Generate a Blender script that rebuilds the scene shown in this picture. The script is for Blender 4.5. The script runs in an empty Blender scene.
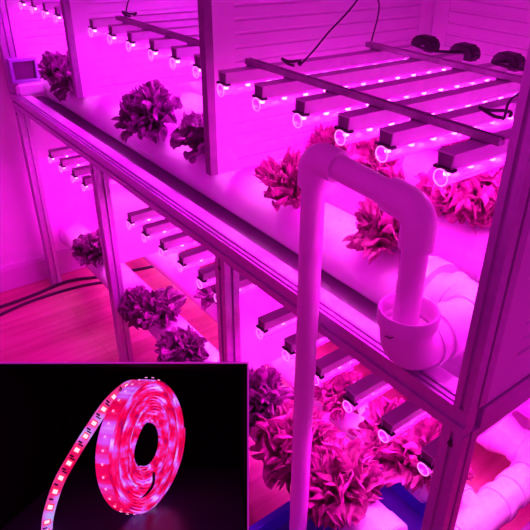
import bpy, bmesh, math, random
from mathutils import Vector, Matrix
random.seed(4)
S = bpy.context.scene
C = S.collection
PI = math.pi

# ------------------------------------------------------------------ materials
def mat(name, base=(.8,.8,.8), rough=.5, metal=0., spec=.5, emit=None, estr=0., noise=None, bump=0., bscale=40):
    m = bpy.data.materials.new(name); m.use_nodes = True
    nt = m.node_tree; b = nt.nodes['Principled BSDF']
    b.inputs['Base Color'].default_value = (*base, 1)
    b.inputs['Roughness'].default_value = rough
    b.inputs['Metallic'].default_value = metal
    b.inputs['Specular IOR Level'].default_value = spec
    if emit:
        b.inputs['Emission Color'].default_value = (*emit, 1)
        b.inputs['Emission Strength'].default_value = estr
    tc = nt.nodes.new('ShaderNodeTexCoord')
    if noise:                                   # noise = (second colour, scale)
        n = nt.nodes.new('ShaderNodeTexNoise'); n.inputs['Scale'].default_value = noise[1]
        n.inputs['Detail'].default_value = 4
        r = nt.nodes.new('ShaderNodeValToRGB')
        r.color_ramp.elements[0].position = .35; r.color_ramp.elements[1].position = .68
        r.color_ramp.elements[0].color = (*base, 1); r.color_ramp.elements[1].color = (*noise[0], 1)
        nt.links.new(tc.outputs['Object'], n.inputs['Vector'])
        nt.links.new(n.outputs['Fac'], r.inputs['Fac']); nt.links.new(r.outputs['Color'], b.inputs['Base Color'])
    if bump:
        n2 = nt.nodes.new('ShaderNodeTexNoise'); n2.inputs['Scale'].default_value = bscale
        bp = nt.nodes.new('ShaderNodeBump'); bp.inputs['Strength'].default_value = bump; bp.inputs['Distance'].default_value = .002
        nt.links.new(tc.outputs['Object'], n2.inputs['Vector'])
        nt.links.new(n2.outputs['Fac'], bp.inputs['Height']); nt.links.new(bp.outputs['Normal'], b.inputs['Normal'])
    return m

M = {}
M['alu'] = mat('brushed_aluminium', (.56,.52,.58), .36, .5, noise=((.49,.45,.52), 60))
M['alu_dark'] = mat('shade_dark_aluminium', (.23,.17,.22), .42, .35, noise=((.18,.13,.18), 30))
M['lamp_metal'] = mat('pale_lamp_housing', (.60,.54,.60), .4, .1, noise=((.52,.46,.53), 25))
M['tube_highlight_ring'] = mat('tube_edge_highlight', (.95,.9,.95), .2, emit=(1,.25,.85), estr=1.2)  # glow painted in as the highlight on the tube end
M['rail'] = mat('crossbar_aluminium', (.34,.29,.34), .34, .45, noise=((.24,.2,.24), 50))
M['panel'] = mat('white_louver_plastic', (.78,.75,.78), .36, noise=((.74,.71,.75), 6))
M['plate'] = mat('glossy_shelf_plate', (.90,.82,.90), .2, .0, noise=((.80,.72,.84), 9))
M['deck'] = mat('shade_grey_shelf_sheet', (.38,.33,.37), .5, noise=((.33,.28,.33), 9))  # shade in the gaps between the pipes is put into this grey
M['pvc'] = mat('white_pvc', (.80,.79,.79), .22, noise=((.74,.73,.74), 5), bump=.05, bscale=8)
M['pvc_grey'] = mat('matt_pvc_fitting', (.80,.76,.76), .42, noise=((.74,.70,.71), 7))
M['seam'] = mat('pipe_joint_line', (.30,.22,.28), .6)
M['ink'] = mat('printed_ink', (.05,.03,.05), .6)
M['wall'] = mat('painted_wall', (.88,.83,.88), .75, noise=((.85,.80,.85), 3))
M['base'] = mat('baseboard_paint', (.70,.62,.66), .5)
M['black'] = mat('black_plastic', (.03,.022,.03), .45)
M['cable'] = mat('black_cable', (.02,.015,.02), .5)
M['blue'] = mat('blue_plastic_tub', (.08,.06,.75), .35, noise=((.06,.04,.60), 8))
M['water'] = mat('tub_water', (.05,.03,.35), .08, noise=((.12,.06,.5), 7))
M['fanframe'] = mat('vent_frame', (.35,.30,.55), .5)
M['mesh'] = mat('vent_mesh', (.22,.12,.2), .7)
M['case'] = mat('inset_matt_black', (.0035,.003,.0045), .8, spec=.05)
M['casefloor'] = mat('glossy_black_sheet', (.045,.015,.07), .3, spec=.5)
M['rim'] = mat('white_edge', (.95,.95,.95), .4)
M['chip_red'] = mat('led_chip_pink', (1,.8,.9), .4, emit=(1,.15,.85), estr=9)
M['chip_blue'] = mat('led_chip_blue', (.6,.6,1), .4, emit=(.3,.13,1), estr=8)
M['board'] = mat('led_board', (.9,.85,.9), .4)
M['chip_strip'] = mat('led_chip_strip', (1,.8,.8), .4, emit=(1,.42,.50), estr=1.9)
M['chip_frame'] = mat('led_chip_frame', (.8,.1,.1), .4, emit=(1,.05,.10), estr=.6)
M['chip_dot'] = mat('led_chip_dot', (1,.8,.8), .4, emit=(1,.35,.75), estr=.9)
M['resist'] = mat('resistor_black', (.03,.005,.01), .5)

def tube_glass():
    m = bpy.data.materials.new('clear_lamp_tube'); m.use_nodes = True
    nt = m.node_tree; nt.nodes.clear()
    o = nt.nodes.new('ShaderNodeOutputMaterial'); mx = nt.nodes.new('ShaderNodeMixShader')
    mx2 = nt.nodes.new('ShaderNodeMixShader')
    t = nt.nodes.new('ShaderNodeBsdfTransparent'); g = nt.nodes.new('ShaderNodeBsdfGlossy'); d = nt.nodes.new('ShaderNodeBsdfTranslucent')
    g.inputs['Roughness'].default_value = .12; d.inputs['Color'].default_value = (.95,.9,.95,1)
    lw = nt.nodes.new('ShaderNodeLayerWeight'); lw.inputs['Blend'].default_value = .35
    mx2.inputs[0].default_value = .26
    nt.links.new(t.outputs[0], mx2.inputs[1]); nt.links.new(d.outputs[0], mx2.inputs[2])
    nt.links.new(lw.outputs['Facing'], mx.inputs[0]); nt.links.new(mx2.outputs[0], mx.inputs[1]); nt.links.new(g.outputs[0], mx.inputs[2])
    em = nt.nodes.new('ShaderNodeEmission'); em.inputs[0].default_value = (1,.004,.85,1); em.inputs[1].default_value = .28
    ad = nt.nodes.new('ShaderNodeAddShader'); nt.links.new(mx.outputs[0], ad.inputs[0]); nt.links.new(em.outputs[0], ad.inputs[1])
    nt.links.new(ad.outputs[0], o.inputs[0]); return m
M['glass'] = tube_glass()

def floor_mat():
    m = mat('reddish_wood_planks', (.7,.4,.3), .42); nt = m.node_tree; b = nt.nodes['Principled BSDF']
    tc = nt.nodes.new('ShaderNodeTexCoord'); mp = nt.nodes.new('ShaderNodeMapping'); br = nt.nodes.new('ShaderNodeTexBrick')
    mp.inputs['Rotation'].default_value = (0,0,PI/2)
    br.inputs['Scale'].default_value = 1; br.inputs['Brick Width'].default_value = .9; br.inputs['Row Height'].default_value = .09
    br.inputs['Mortar Size'].default_value = .0025; br.inputs['Mortar'].default_value = (.5,.24,.2,1)
    br.inputs['Color1'].default_value = (.62,.36,.27,1); br.inputs['Color2'].default_value = (.52,.29,.20,1)
    w = nt.nodes.new('ShaderNodeTexNoise'); w.inputs['Scale'].default_value = 3; w.inputs['Detail'].default_value = 6
    mp2 = nt.nodes.new('ShaderNodeMapping'); mp2.inputs['Scale'].default_value = (9,.8,1)
    mix = nt.nodes.new('ShaderNodeMix'); mix.data_type = 'RGBA'; mix.blend_type = 'MULTIPLY'; mix.inputs[0].default_value = .55
    r = nt.nodes.new('ShaderNodeValToRGB'); r.color_ramp.elements[0].position = .35; r.color_ramp.elements[1].position = .65
    r.color_ramp.elements[0].color = (.6,.42,.42,1); r.color_ramp.elements[1].color = (1,1,1,1)
    L = nt.links.new
    L(tc.outputs['Object'], mp.inputs['Vector']); L(mp.outputs[0], br.inputs['Vector'])
    L(tc.outputs['Object'], mp2.inputs['Vector']); L(mp2.outputs[0], w.inputs['Vector']); L(w.outputs['Fac'], r.inputs['Fac'])
    L(br.outputs['Color'], mix.inputs[6]); L(r.outputs['Color'], mix.inputs[7]); L(mix.outputs[2], b.inputs['Base Color'])
    return m
M['floor'] = floor_mat()

def leaf_mat(name, c1, c2):
    m = mat(name, c1, .5, spec=.3, noise=(c2, 38), bump=.3, bscale=90)
    nt = m.node_tree; b = nt.nodes['Principled BSDF']
    out = [n for n in nt.nodes if n.type == 'OUTPUT_MATERIAL'][0]
    tr = nt.nodes.new('ShaderNodeBsdfTranslucent'); mx = nt.nodes.new('ShaderNodeMixShader'); mx.inputs[0].default_value = .3
    src = b.inputs['Base Color'].links[0].from_socket
    nt.links.new(src, tr.inputs['Color']); nt.links.new(b.outputs[0], mx.inputs[1]); nt.links.new(tr.outputs[0], mx.inputs[2])
    nt.links.new(mx.outputs[0], out.inputs[0]); return m
M['leaf_dark'] = leaf_mat('dark_red_lettuce', (.10,.02,.08), (.34,.10,.27))
M['leaf_red'] = leaf_mat('red_lettuce', (.24,.03,.12), (.56,.13,.32))

def glow_mat(name, strength, scale, stops):
    m = bpy.data.materials.new(name); m.use_nodes = True
    nt = m.node_tree; b = nt.nodes['Principled BSDF']
    b.inputs['Base Color'].default_value = (.25,.05,.12,1); b.inputs['Roughness'].default_value = .2
    tc = nt.nodes.new('ShaderNodeTexCoord'); n = nt.nodes.new('ShaderNodeTexNoise')
    n.inputs['Scale'].default_value = scale; n.inputs['Detail'].default_value = 2.5
    r = nt.nodes.new('ShaderNodeValToRGB'); r.color_ramp.elements[0].position = stops[0][0]; r.color_ramp.elements[0].color = (*stops[0][1],1)
    r.color_ramp.elements[1].position = stops[-1][0]; r.color_ramp.elements[1].color = (*stops[-1][1],1)
    for p, c in stops[1:-1]:
        e = r.color_ramp.elements.new(p); e.color = (*c,1)
    L = nt.links.new
    L(tc.outputs['Object'], n.inputs['Vector']); L(n.outputs['Fac'], r.inputs['Fac']); L(r.outputs['Color'], b.inputs['Emission Color'])
    b.inputs['Emission Strength'].default_value = strength
    return m
M['coil'] = glow_mat('glowing_strip_coil', 1.0, 1.0, [(.26,(.10,.0,.22)),(.36,(.50,.0,.06)),(.44,(.80,.0,.06)),(.52,(.75,.01,.22)),(.60,(.6,.06,.85)),(.72,(.75,.42,1.))])
def polar(m):
    nt = m.node_tree; N = nt.nodes.new; L = nt.links.new
    tc = [n for n in nt.nodes if n.type == 'TEX_COORD'][0]; no = [n for n in nt.nodes if n.type == 'TEX_NOISE'][0]
    sx = N('ShaderNodeSeparateXYZ'); at = N('ShaderNodeMath'); at.operation = 'ARCTAN2'; ln = N('ShaderNodeVectorMath'); ln.operation = 'LENGTH'
    cb = N('ShaderNodeCombineXYZ'); m1 = N('ShaderNodeMath'); m1.operation = 'MULTIPLY'; m1.inputs[1].default_value = 95
    m2 = N('ShaderNodeMath'); m2.operation = 'MULTIPLY'; m2.inputs[1].default_value = 2.6
    L(tc.outputs['Object'], sx.inputs[0]); L(tc.outputs['Object'], ln.inputs[0]); L(sx.outputs[1], at.inputs[0]); L(sx.outputs[0], at.inputs[1])
    L(ln.outputs['Value'], m1.inputs[0]); L(at.outputs[0], m2.inputs[0]); L(m1.outputs[0], cb.inputs[0]); L(m2.outputs[0], cb.inputs[1])
    L(cb.outputs[0], no.inputs['Vector']); no.inputs['Detail'].default_value = 3
polar(M['coil'])
M['strip'] = glow_mat('glowing_strip_tape', .9, 24, [(.35,(.7,.0,.05)),(.5,(.85,.03,.25)),(.58,(.7,.15,.9)),(.68,(.45,.4,1.))])

# ------------------------------------------------------------------ mesh helpers
def bx(bm, x0,y0,z0,x1,y1,z1):
    v = [bm.verts.new(p) for p in ((x0,y0,z0),(x1,y0,z0),(x1,y1,z0),(x0,y1,z0),(x0,y0,z1),(x1,y0,z1),(x1,y1,z1),(x0,y1,z1))]
    for f in ((3,2,1,0),(4,5,6,7),(0,1,5,4),(1,2,6,5),(2,3,7,6),(3,0,4,7)): bm.faces.new([v[i] for i in f])

def prism(bm, poly, axis, a, b):
    """extrude a 2-D polygon along an axis: 'x' -> poly is (y,z), 'y' -> (x,z), 'z' -> (x,y)"""
    def P(p, t):
        return {'x':(t,p[0],p[1]), 'y':(p[0],t,p[1]), 'z':(p[0],p[1],t)}[axis]
    A = [bm.verts.new(P(p,a)) for p in poly]; B = [bm.verts.new(P(p,b)) for p in poly]
    n = len(poly)
    for i in range(n): bm.faces.new((A[i],A[(i+1)%n],B[(i+1)%n],B[i]))
    bm.faces.new(A[::-1]); bm.faces.new(B)

def sweep(bm, pts, rad, seg=24, cap=True):
    """circle swept along points; rad = number or one radius per point"""
    pts = [Vector(p) for p in pts]; n = len(pts)
    rad = [rad]*n if isinstance(rad,(int,float)) else rad
    def tan(i):
        for a, b in ((max(i-1,0), min(i+1,n-1)), (max(i-2,0), min(i+2,n-1)), (0,n-1)):
            d = pts[b]-pts[a]
            if d.length > 1e-7: return d.normalized()
    t = tan(0); u = t.orthogonal().normalized(); rings = []
    for i in range(n):
        t2 = tan(i); u = (u - t2*u.dot(t2)).normalized(); w = t2.cross(u)
        rings.append([bm.verts.new(pts[i] + (u*math.cos(2*PI*k/seg) + w*math.sin(2*PI*k/seg))*rad[i]) for k in range(seg)])
    for a, b in zip(rings, rings[1:]):
        for k in range(seg): bm.faces.new((a[k],a[(k+1)%seg],b[(k+1)%seg],b[k]))
    if cap:
        bm.faces.new(rings[0][::-1]); bm.faces.new(rings[-1])

def lathe(bm, c, prof, seg=48):
    """closed profile of (radius, height) pairs turned about the vertical through c"""
    rings = [[bm.verts.new((c[0]+r*math.cos(2*PI*k/seg), c[1]+r*math.sin(2*PI*k/seg), c[2]+z)) for k in range(seg)] for r, z in prof]
    for a, b in zip(rings, rings[1:]+rings[:1]):
        for k in range(seg): bm.faces.new((a[k],a[(k+1)%seg],b[(k+1)%seg],b[k]))

def smooth_pts(pts, n=8):
    P = [Vector(p) for p in pts]; P = [P[0]*2-P[1]] + P + [P[-1]*2-P[-2]]; out = []
    for i in range(1, len(P)-2):
        for k in range(n):
            t = k/n; a,b,c,d = P[i-1:i+3]
            out.append(.5*((2*b)+(c-a)*t+(2*a-5*b+4*c-d)*t*t+(3*b-a-3*c+d)*t**3))
    return out + [P[-2]]

def obj(name, bm, m, parent=None, smooth=True, angle=35):
    bmesh.ops.recalc_face_normals(bm, faces=bm.faces[:])
    me = bpy.data.meshes.new(name); bm.to_mesh(me); bm.free()
    if smooth:
        for p in me.polygons: p.use_smooth = True
        me.set_sharp_from_angle(angle=math.radians(angle))
    me.materials.append(M[m] if isinstance(m, str) else m)
    o = bpy.data.objects.new(name, me); C.objects.link(o)
    if parent: o.parent = parent
    return o
def thing(name, label, cat, loc=(0,0,0), group=None):
    o = bpy.data.objects.new(name, None); o.empty_display_size = .05; C.objects.link(o); o.location = loc
    o['label'] = label; o['category'] = cat
    if group: o['group'] = group
    return o
def tag(o, label, cat, group=None):
    o['label'] = label; o['category'] = cat
    if group: o['group'] = group
    return o
def struct(name, bm, m):
    o = obj(name, bm, m, smooth=False); o['kind'] = 'structure'; return o
def copy_tree(o, parent=None):
    c = o.copy(); C.objects.link(c); c.parent = parent
    for ch in list(o.children): copy_tree(ch, c)
    return c
def B(): return bmesh.new()

# ------------------------------------------------------------------ room
bm = B(); bx(bm, -2.62,-2.6,-.05, 2.2,1.12,0); struct('floor', bm, 'floor')
bm = B(); bx(bm, -2.72,-2.6,-.05, -2.62,1.22,2.7); struct('wall_left', bm, 'wall')
bm = B(); bx(bm, -2.62,1.12,-.05, 2.2,1.22,2.7); struct('wall_back', bm, 'wall')
bm = B(); prism(bm, [(-2.62,0),(-2.602,0),(-2.602,.115),(-2.608,.135),(-2.62,.135)], 'y', -2.6, 1.12); struct('baseboard_left', bm, 'base')

# ------------------------------------------------------------------ the rack (frame, panels, deck)
rack = thing('grow_rack', 'long aluminium profile rack with white louvered dividers holding two tiers of growing pipes', 'rack', (0,0,0))
def profile(w, d, g=.008, dep=.007):
    """w x d section with a slot in every side"""
    P = []
    def side(p, q, nrm):
        p, q, nrm = Vector(p), Vector(q), Vector(nrm); m = (p+q)/2; t = (q-p).normalized()
        return [p, m-t*g/2, m-t*g/2-nrm*dep, m+t*g/2-nrm*dep, m+t*g/2]
    P += side((0,0),(w,0),(0,-1)); P += side((w,0),(w,d),(1,0)); P += side((w,d),(0,d),(0,1)); P += side((0,d),(0,0),(-1,0))
    return [(p.x,p.y) for p in P]
PX = [-2.545, -1.675, -.825, -.047]
for x in PX:
    bm = B(); prism(bm, [(x+a, b) for a,b in profile(.047,.047)], 'z', 0, .955); p = obj('post', bm, 'alu', rack, False)
    b2 = B(); sweep(b2, [(x+.0235,-.001,.925),(x+.0235,.004,.925)], .0065, 12); obj('bolt', b2, 'black', p)
    bm = B(); prism(bm, [(x+a, .91+b) for a,b in profile(.047,.047)], 'z', 0, .955); obj('post', bm, 'alu', rack, False)
# front beam: slotted on the front and with two slots on top
poly = [(0,.955),(0,.975),(.006,.975),(.006,.987),(0,.987),(0,1.012),(.005,1.012),(.005,1.007),(.011,1.007),(.011,1.012),(.018,1.012),(.018,1.007),(.025,1.007),(.025,1.012),(.031,1.012),(.031,.955)]
bm = B(); prism(bm, poly, 'x', -2.56, -.003); obj('front_beam', bm, 'alu', rack, False)
bm = B(); prism(bm, [(.93,.955),(.957,.955),(.957,1.0),(.93,1.0)], 'x', -2.56, -.003); obj('back_beam', bm, 'alu', rack, False)
bm = B(); prism(bm, [(.0315,1.001),(.0315,.955),(.0345,.955),(.0345,.985),(.072,.985),(.072,.944),(.076,.944),(.076,1.001)], 'x', -2.56, -.036); obj('front_lip', bm, 'plate', rack, False)
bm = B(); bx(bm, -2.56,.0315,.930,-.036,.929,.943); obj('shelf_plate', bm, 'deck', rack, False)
# end rails on the near side
bm = B(); bx(bm, -.035,.0505,.930,-.001,.957,.997); obj('end_rail', bm, 'alu', rack, False)
bm = B(); prism(bm, [(-.04+a,.20+b) for a,b in profile(.04,.045)], 'y', .0475, .9095); obj('end_rail', bm, 'alu_dark', rack, False)  # darker metal puts the shade on this rail into its colour
bm = B(); bx(bm, -2.56,.05,.93,-2.53,.929,.98); obj('end_rail', bm, 'alu', rack, False)
# upper corner posts
bm = B(); prism(bm, [(-.034+a, .0+b) for a,b in profile(.034,.05)], 'z', 1.0125, 2.1); obj('upper_post', bm, 'alu', rack, False)
bm = B(); prism(bm, [(-2.575+a, .0+b) for a,b in profile(.03,.05)], 'z', 1.0125, 2.1); obj('upper_post', bm, 'alu', rack, False)

def louver(bm, x, y0, y1, z0, z1, out, th=.012, pitch=.034):
    """louvered sheet in the plane x, slats stacked in z, facing out (+1/-1)"""
    z = z0; P = [(x-out*th, z0)]
    while z < z1-1e-4:
        e = min(z+pitch, z1)
        P += [(x-out*.004, z), (x, z+.004), (x-out*.0005, e-.006), (x-out*.004, e-.004)]; z = e
    P += [(x-out*th, z1)]
    prism(bm, P, 'y', y0, y1)
def partition(x, z0, z1, front_edge=True):
    """divider between bays: stiles front and back with louvers between"""
    b = B(); louver(b, x-.002,.1785,.8945,z0+.03,z1,1); f = obj('divider_panel', b, 'panel', rack, False)
    for q in ((.112,z0,.178,z1),(.895,z0,.957,z1),(.1785,z0,.8945,z0+.0295)):
        bm = B(); bx(bm, x-.024,q[0],q[1],x,q[2],q[3]); obj('stile', bm, 'panel', f, False)
    b = B(); prism(b, [(x-.026,.088),(x+.001,.088),(x+.001,.1115),(x-.026,.1115)], 'z', z0, z1); obj('edge_profile', b, 'alu_dark', f, False)
partition(-.972, 1.112, 2.1); partition(-1.945, 1.112, 2.1)
# left end wall of the top tier
b = B(); louver(b, -2.562,.1105,.8995,1.001,2.1,1); f = obj('end_panel', b, 'panel', rack, False)
for y0, y1 in ((.06,.11),(.90,.957)):
    bm = B(); bx(bm, -2.585,y0,1.0,-2.56,y1,2.1); obj('stile', bm, 'panel', f, False)
# near end wall of the top tier (its outside faces the camera)
b = B(); louver(b, -.009,.1305,.8795,1.0755,2.1,1, th=.02); f = obj('end_panel', b, 'panel', rack, False)
for q in ((.0505,1.0,.13,2.1),(.88,1.0,.957,2.1),(.1305,1.0,.8795,1.075)):
    bm = B(); bx(bm, -.030,q[0],q[1],-.006,q[2],q[3]); obj('stile', bm, 'panel', f, False)
# back wall of the rack
def back(x0, x1, z0, z1):
    z = z0; P = [(.974, z0)]
    while z < z1-1e-4:
        e = min(z+.036, z1)
        P += [(.964, z), (.960, z+.004), (.9605, e-.007), (.964, e-.004)]; z = e
    P += [(.974, z1)]; b = B(); prism(b, P, 'x', x0, x1); return b
for x0, x1 in ((-2.585,-1.947),(-1.944,-.974),(-.971,-.006)):
    f = obj('back_panel', back(x0+.06,x1-.002,1.0,2.1), 'panel', rack, False)
    b = B(); bx(b, x0,.958,1.0,x0+.0598,.974,2.1); obj('corner_trim', b, 'panel', f, False)
obj('back_panel', back(-2.585,-.006,.2,.955), 'panel', rack, False)
# plain dividers of the lower tier
for x in (-.972,-1.945):
    bm = B(); bx(bm, x-.02,.10,.345,x,.90,.929); obj('divider_panel', bm, 'panel', rack, False)

# ------------------------------------------------------------------ growing pipes
R = .080; ZU = 1.024; ZL = .262; YS = (.226,.505,.784); RL = .0685; YL = (.157,.42,.76)
def grow_pipe(name, x0, x1, y, z, r, label, group, caps=(1,1), holes=()):
    t = thing(name, label, 'pipe', (x0, y, z-r), group); 
    b = B(); L = x1-x0; sweep(b, [(0,0,r),(L*.25,0,r),(L*.5,0,r),(L*.75,0,r),(L,0,r)], r, 48); obj('pipe_body', b, 'pvc', t)
    for k, (on, xx, s) in enumerate(((caps[0],0,1),(caps[1],L,-1))):
        if on:
            b = B(); sweep(b, [(xx-s*.012,0,r),(xx-s*.012,0,r),(xx-s*.006,0,r),(xx+s*.045,0,r),(xx+s*.045,0,r)], [r*.9,r*.96,r*1.045,r*1.045,r*1.0], 48); obj('end_cap', b, 'pvc', t)
    for hx in holes:
        b = B(); a = Vector((hx-x0,0,2*r-.010)); sweep(b, [a+Vector((0,0,-.012)),a+Vector((0,0,.001)),a+Vector((0,0,.004)),a+Vector((0,0,.004))], [.03,.03,.026,.02], 20); obj('plant_cup', b, 'pvc', t)
    return t
UPL = [[-2.30,-2.16,-1.48,-1.11,-.72,-.40],[-1.35,-.925,-.74,-.40],[-.6,-.25]]
LOL = [[-2.11,-1.47,-1.60,-1.22,-.80,-.58,-.41],[-1.45,-.69,-.43,-.31],[-.7]]
nm = ['front','middle','back']
for k in range(3):
    grow_pipe('growing_pipe', -2.535, (-.285,-.06,-.06)[k], YS[k], ZU, R,
        ['fat white growing pipe at the front of the upper tier beside the beam','fat white growing pipe in the middle of the upper tier under the lamps','fat white growing pipe at the back of the upper tier near the louvers'][k],
        'upper growing pipes', (1,0 if k==0 else 1), UPL[k])
    grow_pipe('growing_pipe', -2.53, (-.235,-.315,-.315)[k], YL[k], ZL, RL,
        ['white growing pipe of the lower tier nearest the front, open end over the blue tub','middle white growing pipe of the lower tier joined to the tee','rearmost white growing pipe of the lower tier joined to the elbow'][k],
        'lower growing pipes', (1,1 if k==0 else 0), LOL[k])

# ------------------------------------------------------------------ drain plumbing
def arc(c, a, b, n=10, end=PI/2):
    """quarter turn from centre c: starts at c+a and turns towards b"""
    c, a, b = Vector(c), Vector(a), Vector(b)
    return [c + a*math.cos(end*i/n) + b*math.sin(end*i/n) for i in range(n+1)]
def collar(bm, p, d, r, l, seg=40):
    p, d = Vector(p), Vector(d).normalized()
    sweep(bm, [p-d*l/2, p-d*l/2, p-d*(l/2-.003), p+d*(l/2-.003), p+d*l/2, p+d*l/2], [r*.93, r*.985, r, r, r*.985, r*.93], seg)
man = thing('drain_elbow', 'white open cup elbow and bend feeding the front upper pipe beside the corner post', 'pipe', (-.15,.0,1.012))
def mo(name, b, m, par):
    o = obj(name, b, m, par); o.location = -Vector(par.location); return o
CX, CY, CZ = -.151, -.010, 1.090
HZ = 1.057; rr = .0475; br = .055
b = B(); lathe(b, (CX,CY,CZ), [(.0470,.020),(.0490,.022),(.0505,.036),(.0550,.039),(.0555,.064),(.0535,.067),(.0505,.067),(.0485,.064),(.0480,.036),(.0430,.032),(.0420,.020)])
cup = mo('cup_socket', b, 'pvc_grey', man)
b = B(); k = arc((CX,CY+br,HZ+br), (0,-br,0), (0,0,-br), 14)
sweep(b, [(CX,CY,CZ+.026)] + k + [(CX,CY+.085,HZ)], rr, 40); mo('elbow', b, 'pvc_grey', man)
b = B(); collar(b, (CX,CY+.070,HZ), (0,1,0), .0515, .022); mo('coupling', b, 'pvc', man)
b = B(); collar(b, (CX,CY+.112,HZ), (0,1,0), .0545, .045); mo('coupling', b, 'pvc', man)
b = B(); sweep(b, [(CX,CY+.086,HZ),(CX,.171,HZ)] + arc((CX-br,.171,HZ), (br,0,0), (0,br,0), 12) + [(-.222,.226,HZ-.004),(-.24,.226,HZ-.012),(-.262,.226,ZU+.004),(-.284,.226,ZU)], [rr]*15 + [.0485,.052,.062,.074], 40); mo('bend', b, 'pvc', man)
b = B(); collar(b, (-.288,.226,ZU), (1,0,0), R*1.07, .045); mo('coupling', b, 'pvc', man)
b = B(); collar(b, (-.232,.226,HZ-.006), (1,0,-.2), .0570, .020); mo('coupling', b, 'pvc', man)
b = B(); collar(b, (CX,.178,HZ), (0,1,0), .0530, .02); mo('coupling', b, 'pvc', man)
b = B(); sweep(b, smooth_pts([(CX-.006,CY-.0496,CZ+.024),(CX-.001,CY-.0505,CZ+.028),(CX+.004,CY-.0507,CZ+.027),(CX+.012,CY-.0492,CZ+.033)],5), .0011, 6); mo('pen_mark', b, 'ink', cup).location = (0,0,0)

low = thing('drain_manifold', 'white pipe manifold with tee and elbow behind the corner post of the lower tier', 'pipe', (-.2,.5,.19))
rl = .051; LX = -.130
b = B(); sweep(b, [(LX,.13,ZL),(LX,.3,ZL),(LX,.5,ZL),(LX,.69,ZL)], rl, 40); mo('header_pipe', b, 'pvc', low)
for yy in (.20,.60):
    b = B(); collar(b, (LX,yy,ZL), (0,1,0), rl*1.10, .05); mo('coupling', b, 'pvc', low)
y = YL[1]
b = B(); sweep(b, [(LX,y,ZL),(LX-.14,y,ZL)], rl*1.04, 40); sweep(b, [(LX,y-.09,ZL),(LX,y+.09,ZL)], rl*1.06, 40); mo('tee_fitting', b, 'pvc', low)
for c, d, l in (((LX-.078,y,ZL),(1,0,0),.03),((LX,y-.092,ZL),(0,1,0),.03),((LX,y+.092,ZL),(0,1,0),.03)):
    b = B(); collar(b, c, d, rl*1.16, l); mo('coupling', b, 'pvc', low)
b = B(); collar(b, (LX-.185,y,ZL), (1,0,0), RL*1.06, .05); sweep(b, [(LX-.16,y,ZL),(LX-.13,y,ZL)], [RL,rl], 40); mo('coupling', b, 'pvc', low)
y = YL[2]
b = B(); sweep(b, [(LX-.10,y,ZL)] + arc((LX-.065,y-.065,ZL), (0,.065,0), (.065,0,0), 12) + [(LX,y-.10,ZL)], rl*1.04, 40); mo('elbow', b, 'pvc', low)
b = B(); sweep(b, [(LX-.175,y,ZL),(LX-.15,y,ZL),(LX-.12,y,ZL),(LX-.09,y,ZL)], [RL,RL*1.0,rl*1.1,rl], 40); mo('reducer', b, 'pvc', low)
for c, d, l, r_ in (((LX-.185,y,ZL),(1,0,0),.05,RL*1.07),((LX-.085,y,ZL),(1,0,0),.025,rl*1.16),((LX,y-.085,ZL),(0,1,0),.03,rl*1.16)):
    b = B(); collar(b, c, d, r_, l); mo('coupling', b, 'pvc', low)

# supply pipe: up from the tub, over the beam and down into the cup
sup = thing('supply_pipe', 'slim upright white water pipe bent over the front beam into the open cup', 'pipe', (-.40,-.034,.12))
p1 = Vector((-.395,-.034,1.372)); p2 = Vector((CX-.006,CY+.001,1.343)); dr = (p2-p1).normalized(); r1 = .0235; r2 = .0305
b = B(); sweep(b, [(-.395,-.034,.12),(-.395,-.034,.5),(-.395,-.034,.9),(-.395,-.034,1.33)], r1, 32); mo('upright_pipe', b, 'pvc_grey', sup)
def bend(p, a, bdir, L, r):
    p, a, bdir = Vector(p), Vector(a), Vector(bdir); n = 12; q = r*1.15
    pts = [p-a*L, p-a*L, p-a*q]
    for i in range(1, n):
        t = i/n; pts.append((p-a*q)*(1-t)**2 + p*2*t*(1-t) + (p+bdir*q)*t*t)
    pts += [p+bdir*q, p+bdir*L, p+bdir*L]
    bm = B(); sweep(bm, pts, [r*.86] + [r]*(len(pts)-2) + [r*.86], 36); return bm
mo('elbow', bend(p1, (0,0,1), dr, .060, r2), 'pvc_grey', sup)
b = B(); sweep(b, [p1+dr*.03, p1+dr*.1, p2-dr*.03], r1, 32); mo('cross_pipe', b, 'pvc_grey', sup)
mo('elbow', bend(p2, dr, (0,0,-1), .066, r2), 'pvc_grey', sup)
b = B(); sweep(b, [p2+Vector((0,0,-.03)), p2+Vector((0,0,-.1)), (p2.x,p2.y,1.10)], r1, 32); dp = mo('drop_pipe', b, 'pvc_grey', sup)
b = B()                                              # faint printed marks down the drop pipe
for i in range(9):
    z = 1.268-.0095*i-(.012 if i > 5 else 0); a = math.radians(212); w = .0016 + .0012*(i%3)
    c = Vector((p2.x+math.cos(a)*r1, p2.y+math.sin(a)*r1, z)); tdir = Vector((-math.sin(a), math.cos(a), 0)); nd = Vector((math.cos(a),math.sin(a),0))
    vs = [bm_v for bm_v in (b.verts.new(c+tdir*s*w+nd*(.0004)+Vector((0,0,h))) for s,h in ((-1,0),(1,0),(1,.006),(-1,.006)))]
    b.faces.new(vs)
pm = mo('printed_marks', b, 'ink', dp); pm.location = (0,0,0)

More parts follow.
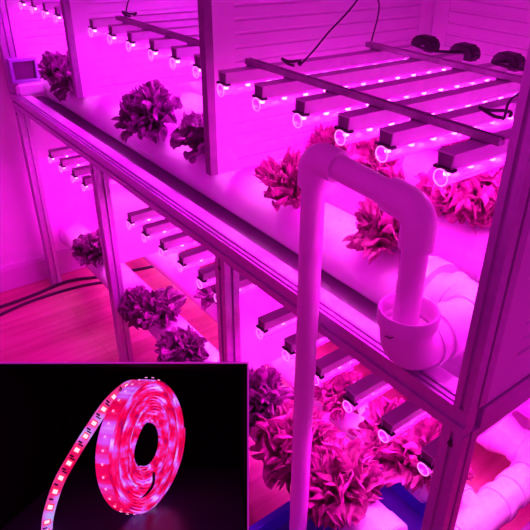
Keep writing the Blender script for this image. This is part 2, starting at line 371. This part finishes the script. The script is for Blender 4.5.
# blue tub
# seams where pipe enters each fitting
tub = thing('storage_tub', 'open blue plastic water tub on the floor under the lower pipes', 'tub', (-.33,.13,0))
def tubwall(bm, hx, hy, h, t):
    def ring(a, c, z): return [bm.verts.new(p) for p in ((-a,-c,z),(a,-c,z),(a,c,z),(-a,c,z))]
    rs = [ring(hx*.93,hy*.93,.002), ring(hx,hy,h-.02), ring(hx+.015,hy+.015,h-.02), ring(hx+.015,hy+.015,h), ring(hx-t,hy-t,h), ring(hx*.93-t,hy*.93-t,.012)]
    for a, c in zip(rs, rs[1:]):
        for k in range(4): bm.faces.new((a[k],a[(k+1)%4],c[(k+1)%4],c[k]))
    bm.faces.new(rs[0][::-1]); bm.faces.new(rs[-1])
b = B(); tubwall(b, .225,.285,.165,.006); obj('tub_body', b, 'blue', tub)
b = B(); bx(b, -.213,-.272,.10,.213,.272,.112); obj('water', b, 'water', tub, False)

# ------------------------------------------------------------------ LED tube lamps
LCOL = (1.0,.001,.88); HOT = (1.0,.30,.95)
def make_lamp(L, power, nchip):
    """origin: top of the front end, lamp runs in +y"""
    t = thing('grow_light', 'x', 'lamp')
    b = B(); w = .0175; h = .026
    prism(b, [(-w,0),(w,0),(w*.86,-h),(w*.74,-h),(w*.88,-.003),(-w*.88,-.003),(-w*.74,-h),(-w*.86,-h)], 'y', 0, L)
    obj('housing', b, 'lamp_metal', t, False)
    b = B(); bx(b, -w*.72,.002,-h+.0005,w*.72,.006,-.0035); obj('end_plate', b, 'alu_dark', t, False)
    b = B(); bx(b, -.0205,-.004,-h-.004,.0205,.010,-h+.0003); obj('end_clip', b, 'black', t, False)
    b = B(); r = .0155; zc = -h-.0165
    sweep(b, [(0,-.006,zc),(0,.03,zc),(0,L*.5,zc),(0,L-.04,zc)], r, 20, cap=False); tb = obj('lamp_tube', b, 'glass', t)
    b = B(); sweep(b, [(r*.92*math.cos(2*PI*k/20),-.006,zc+r*.92*math.sin(2*PI*k/20)) for k in range(21)], .0012, 6); obj('tube_highlight_ring', b, 'tube_highlight_ring', tb)
    b = B(); bx(b, -.008,.004,zc+.008,.008,L-.045,zc+.010); bd = obj('led_board', b, 'board', t, False)
    for i in range(nchip):
        y = .010 + i*(L-.07)/max(nchip-1,1); b = B(); s = .0042
        bx(b, -s,y-s,zc+.0005,s,y+s,zc+.0078); obj('led_chip', b, 'chip_blue' if i in (5,9) else 'chip_red', bd, False)
    b = B(); prism(b, [(-.040,-.020),(.040,-.020),(.046,.002),(.030,.022),(-.022,.024),(-.046,.004)], 'y', L+.004, L+.046); bmesh.ops.bevel(b, geom=b.edges[:], offset=.006, segments=2, affect='EDGES'); obj('power_plug', b, 'black', t)
    ld = bpy.data.lights.new('led_strip_lamp','AREA'); ld.shape = 'RECTANGLE'; ld.size = .02; ld.size_y = L-.05
    ld.energy = power; ld.color = LCOL; ld.spread = 2.9
    lo = bpy.data.objects.new('led_strip_lamp', ld); C.objects.link(lo); lo.parent = t; lo.location = (0,L/2-.015,zc-.0005)
    hd = bpy.data.lights.new('added_hot_lamp','AREA'); hd.shape = 'RECTANGLE'; hd.size = .012; hd.size_y = L-.07  # added narrow whitish light that brightens the pipe tops below the lamp
    hd.energy = power*.085; hd.color = HOT; hd.spread = .8
    ho = bpy.data.objects.new('added_hot_lamp', hd); C.objects.link(ho); ho.parent = t; ho.location = (0,L/2-.015,zc-.001)
    return t
ORD = ['leftmost','second from the left','third from the left','fourth from the left','fifth from the left','sixth from the left','seventh from the left']
def place(proto, first, x, y, z, label, group):
    o = proto if first else copy_tree(proto)
    o.location = (x,y,z); o['label'] = label; o['group'] = group; return o
VI = []
def violet():                             # the far lamps carry more blue chips
    if not VI:
        d = bpy.data.lights['led_strip_lamp'].copy(); d.color = (.9,.001,1.0); VI.append(d)
    return VI[0]
up = make_lamp(.70, 3.4, 11); first = True
for tier, xs, y in (('near bay', [-.842,-.695,-.549,-.418,-.307,-.172], .054), ('middle bay', [-1.735,-1.58,-1.44,-1.292,-1.16,-1.035], .10), ('far bay', [-2.48,-2.34,-2.2,-2.07], .10)):
    for i, x in enumerate(xs):
        o_ = place(up, first, x, y, 1.425, f'{ORD[i]} of the upper LED lamps in the {tier}', f'upper lamps in the {tier}'); first = False
        if tier != 'near bay':
            for ch in bpy.data.objects:
                if ch.parent and ch.type == 'LIGHT' and ch.name.startswith('led_strip_lamp') and ch.parent.location.x == o_.location.x: ch.data = violet()
lo_ = make_lamp(.70, 4.0, 11); first = True
for tier, xs in (('far bay', [-2.31,-2.173,-2.033,-1.92]), ('middle bay', [-1.495,-1.375,-1.248,-1.122,-1.0,-.90]), ('near bay', [-.683,-.566,-.449,-.331,-.214,-.099])):
    for i, x in enumerate(xs):
        place(lo_, first, x, .052, .80, f'{ORD[i]} of the lower LED lamps in the {tier}', f'lower lamps in the {tier}'); first = False

# crossbars the upper lamps hang from
def crossbar(x0, x1, y, z, label, clips):
    t = thing('crossbar', label, 'bar', (x0,y,z), 'slotted crossbars over the upper lamps')
    b = B(); prism(b, [(-.0085,.001),(.0085,.001),(.0085,.0145),(.003,.0145),(.003,.010),(-.003,.010),(-.003,.0145),(-.0085,.0145)], 'x', 0, x1-x0); obj('bar', b, 'rail', t, False)
    for c in clips:
        b = B(); bx(b, c-x0-.020,-.012,-.012,c-x0-.0177,.012,.0008); obj('clip', b, 'rail', t, False)
n1 = [-.842,-.695,-.549,-.418,-.307,-.172]; n2 = [-1.735,-1.58,-1.44,-1.292,-1.16,-1.035]
crossbar(-.875,-.135,.150,1.427,'nearer slotted metal crossbar on the lamps of the near bay', n1)
crossbar(-.885,-.10,.575,1.427,'rear slotted metal crossbar by the black plugs of the near bay', n1)
crossbar(-1.66,-1.0,.165,1.427,'slotted metal crossbar on the lamps of the middle bay', n2[1:])
crossbar(-1.78,-1.0,.62,1.427,'rear slotted metal crossbar on the lamps of the middle bay', n2)

# wires and cables
def wire(name, pts, r, label, m='cable', cat='wire', n=8):
    b = B(); sweep(b, smooth_pts(pts, n), r, 8); o = obj(name, b, m); return tag(o, label, cat)
wire('hanging_wire', [(-.87,.575,1.446),(-.78,.50,1.55),(-.738,.43,1.648),(-.62,.4,2.0)], .0022, 'thin dark wire holding up the rear crossbar of the near bay')
wire('hanging_wire', [(-.72,.19,1.446),(-.73,.27,1.50),(-.736,.42,1.64),(-.63,.39,2.0)], .0022, 'thin dark slanting wire rising from the nearer crossbar')
wire('hanging_wire', [(-1.60,.165,1.446),(-1.66,.22,1.50),(-1.6,.3,1.62),(-1.5,.4,1.9)], .0022, 'thin dark wire rising from the crossbar of the middle bay')
def loop(c, r, label):
    pts = [(c[0]+r*math.cos(a)*1.3, c[1]+r*math.sin(a)*.7, c[2]+.004*math.sin(2*a)) for a in [i*PI/5 for i in range(10)]]
    wire('cable_loop', pts, .0035, label, cat='cable', n=4)
loop((-.765,.20,1.446), .022, 'small black cable loop near the left end of the nearer crossbar')
loop((-1.62,.19,1.450), .026, 'small black cable loop on the crossbar of the middle bay')
loop((-.255,.30,1.432), .026, 'small black cable loop on the fifth lamp of the near bay')
wire('power_cable', [(-.842,.77,1.418),(-.80,.67,1.44),(-.72,.66,1.436),(-.695,.77,1.425)], .004, 'black cable joining the two plugs at the left of the rear crossbar', cat='cable')
wire('power_cable', [(-.549,.77,1.425),(-.52,.66,1.44),(-.44,.66,1.438),(-.418,.77,1.425)], .004, 'black cable joining the third and fourth lamp plugs behind the rear crossbar', cat='cable')
wire('power_cable', [(-.307,.77,1.425),(-.28,.55,1.46),(-.22,.30,1.47),(-.172,.20,1.455)], .0025, 'thin dark cable sagging over the right lamps of the near bay', cat='cable')
wire('floor_cable', [(-2.50,-.9,.006),(-2.46,-.35,.006),(-2.47,-.12,.006),(-2.50,.08,.006),(-2.44,.25,.006),(-2.40,.42,.006),(-2.36,.6,.006)], .009, 'black power cable on the floor nearer the wall behind the far post', cat='cable')
wire('floor_cable', [(-2.30,-.9,.006),(-2.38,-.36,.006),(-2.42,-.15,.006),(-2.42,.05,.006),(-2.39,.2,.006),(-2.30,.36,.006)], .008, 'black power cable on the planks running in front of the other cable', cat='cable')

# vent and white block at the left end
vent = thing('air_vent', 'square purple framed mesh vent at the left end of the upper shelf', 'vent', (-2.545,.07,1.06))
b = B()
for a in ((-.06,-.052,.06,-.040),(-.06,.040,.06,.052),(-.06,-.040,-.048,.040),(.048,-.040,.06,.040)): bx(b, 0,a[0],a[1]+.052,.035,a[2],a[3]+.052)
obj('frame', b, 'fanframe', vent, False)
b = B(); bx(b, .008,-.0475,.0125,.014,.0475,.0915)
for i in range(9): bx(b, .014,-.047+.0105*i,.0125,.02,-.043+.0105*i,.0915); bx(b, .0145,-.0475,.014+.0085*i,.021,.0475,.017+.0085*i)
obj('mesh', b, 'mesh', vent, False)
b = B(); bx(b, -2.55,.018,1.002,-2.50,.138,1.0585); bmesh.ops.bevel(b, geom=b.edges[:], offset=.01, segments=3, affect='EDGES')
tag(obj('foam_block', b, 'panel'), 'small white block under the purple mesh vent at the left end', 'block')

# ------------------------------------------------------------------ lettuces
def lettuce_mesh(seed, rad, hgt, nleaf, splay):
    """rosette of frilly lobed leaves, open to the side, ruffled along the margins"""
    rnd = random.Random(seed); bm = B(); nleaf = int(nleaf*2.0); k0 = rad/.09
    sweep(bm, [(0,0,-.004),(0,0,.012),(0,0,.03)], [.010,.013,.006], 10)
    for k in range(nleaf):
        fr = k/(nleaf-1); az = k*2.399 + rnd.uniform(-.4,.4)
        L = hgt*(1.0 - .22*fr + rnd.uniform(-.22,.1))
        lean0 = .10 + (.95*fr + rnd.uniform(-.12,.12))*splay; curl = (.3+.9*fr)*splay + rnd.uniform(-.25,.35)
        wid = rad*(.30 + .16*rnd.random())
        nu, nv = 18, 24; ph = rnd.uniform(0,6.28); ph2 = rnd.uniform(0,6.28); f1 = rnd.uniform(3.0,4.2); f2 = rnd.uniform(3.2,4.4)
        tw = rnd.uniform(-.5,.5)
        p = Vector((.007,0,.004)); ang = lean0; spine = []
        for i in range(nu+1):
            spine.append((p.copy(), ang)); p = p + Vector((math.sin(ang),0,math.cos(ang)))*(L/nu); ang += curl/nu*(.3+1.6*i/nu)
        grid = []
        for i in range(nu+1):
            u = i/nu; q, a = spine[i]; nrm = Vector((math.cos(a),0,-math.sin(a))); fw = Vector((math.sin(a),0,math.cos(a)))
            half = wid*(.10 + .90*min(1,max(0,(u-.15)/.5))**.9) * (1 if u < .72 else math.sqrt(max(.03,1-((u-.72)/.30)**2)))
            row = []
            for j in range(nv+1):
                v = -1 + 2*j/nv; e = abs(v)
                edge = max(e**1.5, max(0,(u-.62)/.38)**1.3)
                th = math.atan2(v, .15+u)                      # angle round the margin
                lobe = 1 + .42*math.sin(8*th + ph + (2 if v > 0 else 0))*e + .18*math.sin(19*th + ph2)*e
                ruf = edge*k0*(.013*math.sin(6.5*th + ph + 9*u) + .009*math.sin(15*th + ph2 + 6*u) + .006*math.sin(f1*2*PI*u + f2*3*v + ph))*min(1,u*2.5)
                tip = edge*k0*.012*math.sin(13*v + ph*3)*max(0,u-.45)*2
                x = q + nrm*(ruf - .45*half*v*v + tw*half*v*u) + Vector((0,v*half*lobe,0)) + fw*(tip - .25*half*e*u)
                row.append(x)
            grid.append(row)
        rot = Matrix.Rotation(az, 3, 'Z')
        vs = [[bm.verts.new(rot @ x) for x in row] for row in grid]
        for i in range(nu):
            for j in range(nv): bm.faces.new((vs[i][j],vs[i][j+1],vs[i+1][j+1],vs[i+1][j]))
    return bm
def lettuce(x, y, z, rad, hgt, n, splay, m, label, seed, group, tilt=(0,0)):
    o = obj('lettuce', lettuce_mesh(seed, rad, hgt, n, splay), m, smooth=True, angle=180)
    o.location = (x,y,z+.004); o.rotation_euler = (tilt[0],tilt[1],0)
    return tag(o, label, 'plant', group)
gu, gl = 'lettuces on the upper pipes', 'lettuces on the lower pipes'
plants = [
 (-2.30,0,.085,.13,15,1.0,'leaf_dark','dark lettuce at the left end of the upper front pipe beside the mesh vent',gu),
 (-2.16,0,.085,.11,13,1.1,'leaf_dark','dark lettuce just left of the far divider, overhanging the pipe',gu),
 (-1.48,0,.095,.155,18,.9,'leaf_dark','bushy dark lettuce alone in the middle bay between the two dividers',gu),
 (-1.155,0,.085,.14,16,.9,'leaf_dark','dark lettuce partly cut off by the nearer divider edge',gu),
 (-.71,0,.055,.145,16,.5,'leaf_red','tall red lettuce just left of the upright water pipe on the upper pipe',gu),
 (-.40,0,.080,.110,18,1.0,'leaf_red','wide red lettuce framed by the bent water pipe on the front pipe',gu),
 (-1.35,1,.07,.10,12,1,'leaf_dark','lettuce on the middle upper pipe under lamps of the middle bay',gu),
 (-.925,1,.065,.09,13,1,'leaf_red','red lettuce behind the top bend of the upright water pipe',gu),
 (-.74,1,.085,.13,16,1,'leaf_red','red lettuce on the middle upper pipe above the sloping cross pipe',gu),
 (-.40,1,.12,.14,22,1.0,'leaf_red','wide red lettuce under the last lamp beside the near corner post',gu),
 (-.60,2,.08,.11,13,1,'leaf_red','red lettuce on the back upper pipe behind the lamps',gu),
 (-.25,2,.09,.12,14,1,'leaf_red','red lettuce on the back upper pipe next to the near corner post',gu)]
for i, (x,k,rad,h,n,sp,m,lab,g) in enumerate(plants): d = (.018 if i == 5 else .03 if i == 3 else .04) if k == 0 else .015; lettuce(x, YS[k]-d, ZU+math.sqrt(R*R-d*d)-.003, rad, h, n, sp, m, lab, i+1, g, ((.12 if i in (3,5) else .38) if k == 0 else .12,0))
plants = [
 (-2.11,0,.085,.12,15,1,'leaf_dark','dark lettuce on the lower pipe just left of the second post',gl),
 (-1.47,0,.085,.13,17,1.0,'leaf_dark','dark lettuce on the lower pipe, upper plant of the pair right of second post',gl),
 (-1.60,0,.08,.10,14,1.1,'leaf_dark','dark lettuce touching the second post, lower plant of the pair',gl),
 (-1.22,0,.08,.12,15,1,'leaf_dark','dark lettuce on the lower pipe above the black inset case',gl),
 (-.80,0,.085,.17,19,.9,'leaf_dark','dark lettuce on the lower pipe left of the upright water pipe',gl),
 (-.58,0,.12,.16,24,1.1,'leaf_red','large spreading red lettuce right beside the upright pipe near the floor',gl),
 (-.41,0,.105,.15,22,1.1,'leaf_red','large red lettuce by the open pipe end above the blue tub',gl),
 (-1.45,1,.07,.12,13,1,'leaf_dark','dark lettuce on the lower middle pipe by the third post',gl),
 (-.69,1,.075,.13,14,1,'leaf_red','red lettuce on the lower middle pipe behind the lower lamp fronts',gl),
 (-.43,1,.095,.16,20,1,'leaf_red','red lettuce on the lower middle pipe under the two nearest lower lamps',gl),
 (-.315,1,.085,.20,18,.75,'leaf_red','tall red lettuce against the near corner post on the lower tier',gl)]
for i, (x,k,rad,h,n,sp,m,lab,g) in enumerate(plants): d = .055 if i in (2,3) else .03; lettuce(x, YL[k]-d, ZL+math.sqrt(RL**2-d*d)-.004, rad, h, n, sp, m, lab, i+31, g, (.55 if i in (2,3) else .25,0))

# ------------------------------------------------------------------ inset picture built as an added case with the LED strip reel
RT = Vector((.62685,.77858,.02944)); UP = Vector((-.40608,.29423,.86518)); BK = Vector((.66495,-.55429,.50060))
ROT = Matrix((RT,UP,BK)).transposed().to_euler()
case = thing('inset_case', 'inset picture with thin white border, built as an added open black case', 'case', (-.2167,-.5328,1.0863))
case.rotation_euler = ROT
W, H, D = .366, .252, .30             # inside width, height, depth; origin: centre of the open front
t = .0021
TR, TT = .040, .066                    # the added case narrows towards the back
def frus(bm, f, k):                       # f, k: (x0,y0,x1,y1) front and back, closed wall sheet between them
    v = [bm.verts.new(p) for p in ((f[0],f[1],-.0015),(f[2],f[1],-.0015),(f[2],f[3],-.0015),(f[0],f[3],-.0015),(k[0],k[1],-D),(k[2],k[1],-D),(k[2],k[3],-D),(k[0],k[3],-D))]
    return v
b = B(); vo = frus(b, (-W/2-t,-H/2-t,W/2+t,H/2+t), (-W/2-t,-H/2-t,W/2-TR+t,H/2-TT+t)); vi = frus(b, (-W/2,-H/2,W/2,H/2), (-W/2,-H/2,W/2-TR,H/2-TT))
for k in range(4):
    n = (k+1)%4
    b.faces.new((vo[k],vo[n],vo[n+4],vo[k+4])); b.faces.new((vi[k],vi[k+4],vi[n+4],vi[n])); b.faces.new((vo[k],vi[k],vi[n],vo[n]))
b.faces.new(vi[4:8])
v2 = [b.verts.new(p.co - Vector((0,0,t))) for p in vo[4:8]]
for k in range(4): b.faces.new((vo[4+k],vo[4+(k+1)%4],v2[(k+1)%4],v2[k]))
b.faces.new(v2)
obj('added_case_shell', b, 'case', case, False)
b = B(); prism(b, [(-W/2+.0005,-.0015),(W/2-.001,-.0015),(W/2-TR-.001,-D+.0005),(-W/2+.0005,-D+.0005)], 'y', -H/2+.0002, -H/2+.0012)
obj('added_case_base', b, 'casefloor', case, False)
b = B(); bx(b, -W/2-t,H/2,-.0015,W/2+t,H/2+t,.001); bx(b, -W/2-t,-H/2-t,-.0015,W/2+t,-H/2,.001); bx(b, -W/2-t,-H/2,-.0015,-W/2,H/2,.001); bx(b, W/2,-H/2,-.0015,W/2+t,H/2,.001)
obj('rim', b, 'rim', case, False)  # white border of the inset picture, built as a rim on the added case
inv = Matrix((RT,UP,BK))
base = inv @ (Vector((-.2167,-.5328,0)) - Vector((-.2167,-.5328,1.0863)))
def loc(p): return inv @ (Vector(p) - Vector((-.2167,-.5328,1.0863)))
bot = Vector((0,-H/2-t,-D*.55)); wb = Vector((-.2167,-.5328,1.0863)) + RT*bot.x + UP*bot.y + BK*bot.z
b = B(); sweep(b, [loc((wb.x,wb.y,.03)), loc((wb.x,wb.y,.5)), loc((wb.x,wb.y,wb.z-.02)), bot], [.03,.03,.03,.02], 24); sweep(b, [loc((wb.x,wb.y,0)), loc((wb.x,wb.y,.02)), loc((wb.x,wb.y,.03))], [.16,.16,.03], 36)
obj('added_case_stand', b, 'case', case)

# reel: stands on the added case base; built in its own frame (axis = local z)
reel = thing('led_strip_reel', 'glowing red and pink LED strip wound in a reel inside the added inset case', 'led strip')
RO = .101; TH = .023
cl = Vector((.010, -H/2+.006, -.106))   # contact point in case frame
fn = Vector((.945,.02,.33)).normalized()   # face normal in case frame
ex = Vector((0,1,0)).cross(fn).normalized(); ey = fn.cross(ex)
m3 = inv.transposed() @ Matrix((ex,ey,fn)).transposed()
ctr = Vector((-.2167,-.5328,1.0863)) + inv.transposed() @ (cl + Vector((0,1,0))*RO*1.0)
reel.matrix_world = Matrix.Translation(ctr) @ m3.to_4x4()
rnd = random.Random(7)
b = B(); turns = 15; r_in = .034; seg = 96; prev = None; step = (RO-r_in)/turns
for i in range(turns*seg+1):
    a = 2*PI*i/seg; r = r_in + step*i/seg; tn = i/seg
    off = .0022*math.sin(tn*5.1) + .0016*math.sin(a*3.0+tn) ; th = step*.62
    z0, z1 = -TH/2+off*.6, TH/2+off - .006*math.exp(-((tn-1.5)/2.2)**2)
    c, s = math.cos(a), math.sin(a)
    ring = [b.verts.new((rr_*c, rr_*s, z)) for rr_, z in ((r,z0),(r+th,z0),(r+th,z1),(r,z1))]
    if prev:
        for k in range(4): b.faces.new((prev[k],prev[(k+1)%4],ring[(k+1)%4],ring[k]))
    else: b.faces.new(ring[::-1])
    prev = ring
b.faces.new(prev)
coil = obj('coil', b, 'coil', reel)
b = B(); sweep(b, [(0,0,-TH/2),(0,0,TH/2-.006),(0,0,TH/2-.006)], [r_in-.001,r_in-.001,r_in-.006], 40); obj('core', b, 'case', reel)
for i in range(34):                        # chips on the outer turn
    a = 2*PI*i/34; b = B(); rm = Matrix.Rotation(a,4,'Z')
    rr_ = RO + step*((a/(2*PI))-1)*0 + step*.62
    q = [rm @ Vector(p) for p in ((rr_-.0005,-.0016,-.0016),(rr_+.0006,-.0016,-.0016),(rr_+.0006,.0016,-.0016),(rr_-.0005,.0016,-.0016),(rr_-.0005,-.0016,.0012),(rr_+.0006,-.0016,.0012),(rr_+.0006,.0016,.0012),(rr_-.0005,.0016,.0012))]
    v = [b.verts.new(p) for p in q]
    for f in ((3,2,1,0),(4,5,6,7),(0,1,5,4),(1,2,6,5),(2,3,7,6),(3,0,4,7)): b.faces.new([v[i_] for i_ in f])
    obj('led_chip', b, 'chip_dot', coil, False)
b = B(); sweep(b, smooth_pts([(-.034,-.072,TH/2+.004),(-.02,-.069,TH/2+.006),(-.003,-.060,TH/2+.006),(.004,-.045,TH/2+.003)],6), [.0005+.0018*min(1,k/8) for k in range(19)], 8); obj('end_wire', b, 'black', coil)

# loose end of the strip, in case coordinates then into the reel frame
rinv = m3.transposed()
def case2reel(p): return rinv @ ((Vector((-.2167,-.5328,1.0863)) + inv.transposed() @ Vector(p)) - ctr)
def cp(u, v, w):                           # a point of the case frame given by bearing and distance
    X = (u-298.38)*w/602.74; Y = -(v-263.85)*w/602.74
    return Vector((X + .2549, Y + .2667, .85-w))
tail = smooth_pts([cp(140,386,.990), cp(131,385,.968), cp(121,391,.950), cp(107,405,.943), cp(91,428,.937), cp(74,455,.93), cp(60,480,.925), cp(52,502,.915), cp(48,518,.902), cp(47,530,.880), cp(47,537,.862)], 10)
b = B(); prev = None; fr = []
for i, p in enumerate(tail):
    d = (tail[min(i+1,len(tail)-1)] - tail[max(i-1,0)]).normalized()
    side = d.cross(Vector((.25,.2,1))).normalized(); nrm = side.cross(d).normalized()
    if nrm.z < 0: nrm = -nrm
    fr.append((p,d,side,nrm)); hw = .0080
    ring = [b.verts.new(case2reel(p + side*s*hw + nrm*h)) for s,h in ((-1,0),(1,0),(1,.0012),(-1,.0012))]
    if prev:
        for k in range(4): b.faces.new((prev[k],prev[(k+1)%4],ring[(k+1)%4],ring[k]))
    else: b.faces.new(ring[::-1])
    prev = ring
b.faces.new(prev); ls = obj('loose_strip', b, 'strip', reel)
def pad(f, along, across, half_a, half_s, h0, h1, name, m, par):
    p,d,s,n = f; b = B(); c = p + d*along + s*across
    v = [b.verts.new(case2reel(c + d*x*half_a + s*y*half_s + n*z)) for x,y,z in ((-1,-1,h0),(1,-1,h0),(1,1,h0),(-1,1,h0),(-1,-1,h1),(1,-1,h1),(1,1,h1),(-1,1,h1))]
    for q in ((3,2,1,0),(4,5,6,7),(0,1,5,4),(1,2,6,5),(2,3,7,6),(3,0,4,7)): b.faces.new([v[i] for i in q])
    return obj(name, b, m, par, False)
acc = 0; nxt = .012; k = 0
for i in range(1, len(tail)):
    acc += (tail[i]-tail[i-1]).length
    if acc >= nxt:
        pad(fr[i], 0,0,.0050,.0050,.0012,.0022,'led_package','chip_frame',ls)
        pad(fr[i], 0,0,.0030,.0034,.0022,.0027,'led_chip','chip_strip',ls)
        pad(fr[i], .0115,.002,.0013,.0032,.0012,.0020,'resistor','resist',ls)
        pad(fr[i], .0150,-.001,.0010,.0040,.0012,.0018,'resistor','resist',ls)
        nxt += .0235
tag(reel, reel['label'], 'led strip')

# ------------------------------------------------------------------ camera, sky
cd = bpy.data.cameras.new('camera'); cam = bpy.data.objects.new('camera', cd); C.objects.link(cam)
cam.location = (.40,-.727,1.75); cam.rotation_euler = ROT
cd.sensor_width = 36; cd.lens = 602.74/530*36; cd.shift_x = -.0630; cd.shift_y = -.0022; cd.clip_start = .02
S.camera = cam
w = bpy.data.worlds.new('dim_magenta_fill'); S.world = w; w.use_nodes = True
wn = w.node_tree; bg = wn.nodes['Background']                 # background brightened towards the front, added fill for the pipe fronts
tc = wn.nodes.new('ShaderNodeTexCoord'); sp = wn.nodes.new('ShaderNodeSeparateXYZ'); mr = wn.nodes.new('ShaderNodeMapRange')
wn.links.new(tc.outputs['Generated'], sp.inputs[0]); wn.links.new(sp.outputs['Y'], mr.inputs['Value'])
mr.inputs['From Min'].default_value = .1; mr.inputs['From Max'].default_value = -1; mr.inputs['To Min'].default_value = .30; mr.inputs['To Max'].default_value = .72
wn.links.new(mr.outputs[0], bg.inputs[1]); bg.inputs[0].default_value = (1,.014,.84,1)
S.view_settings.view_transform = 'Standard'; S.view_settings.look = 'None'
S.view_settings.exposure = 0; S.view_settings.gamma = 1; S.view_settings.use_curve_mapping = False
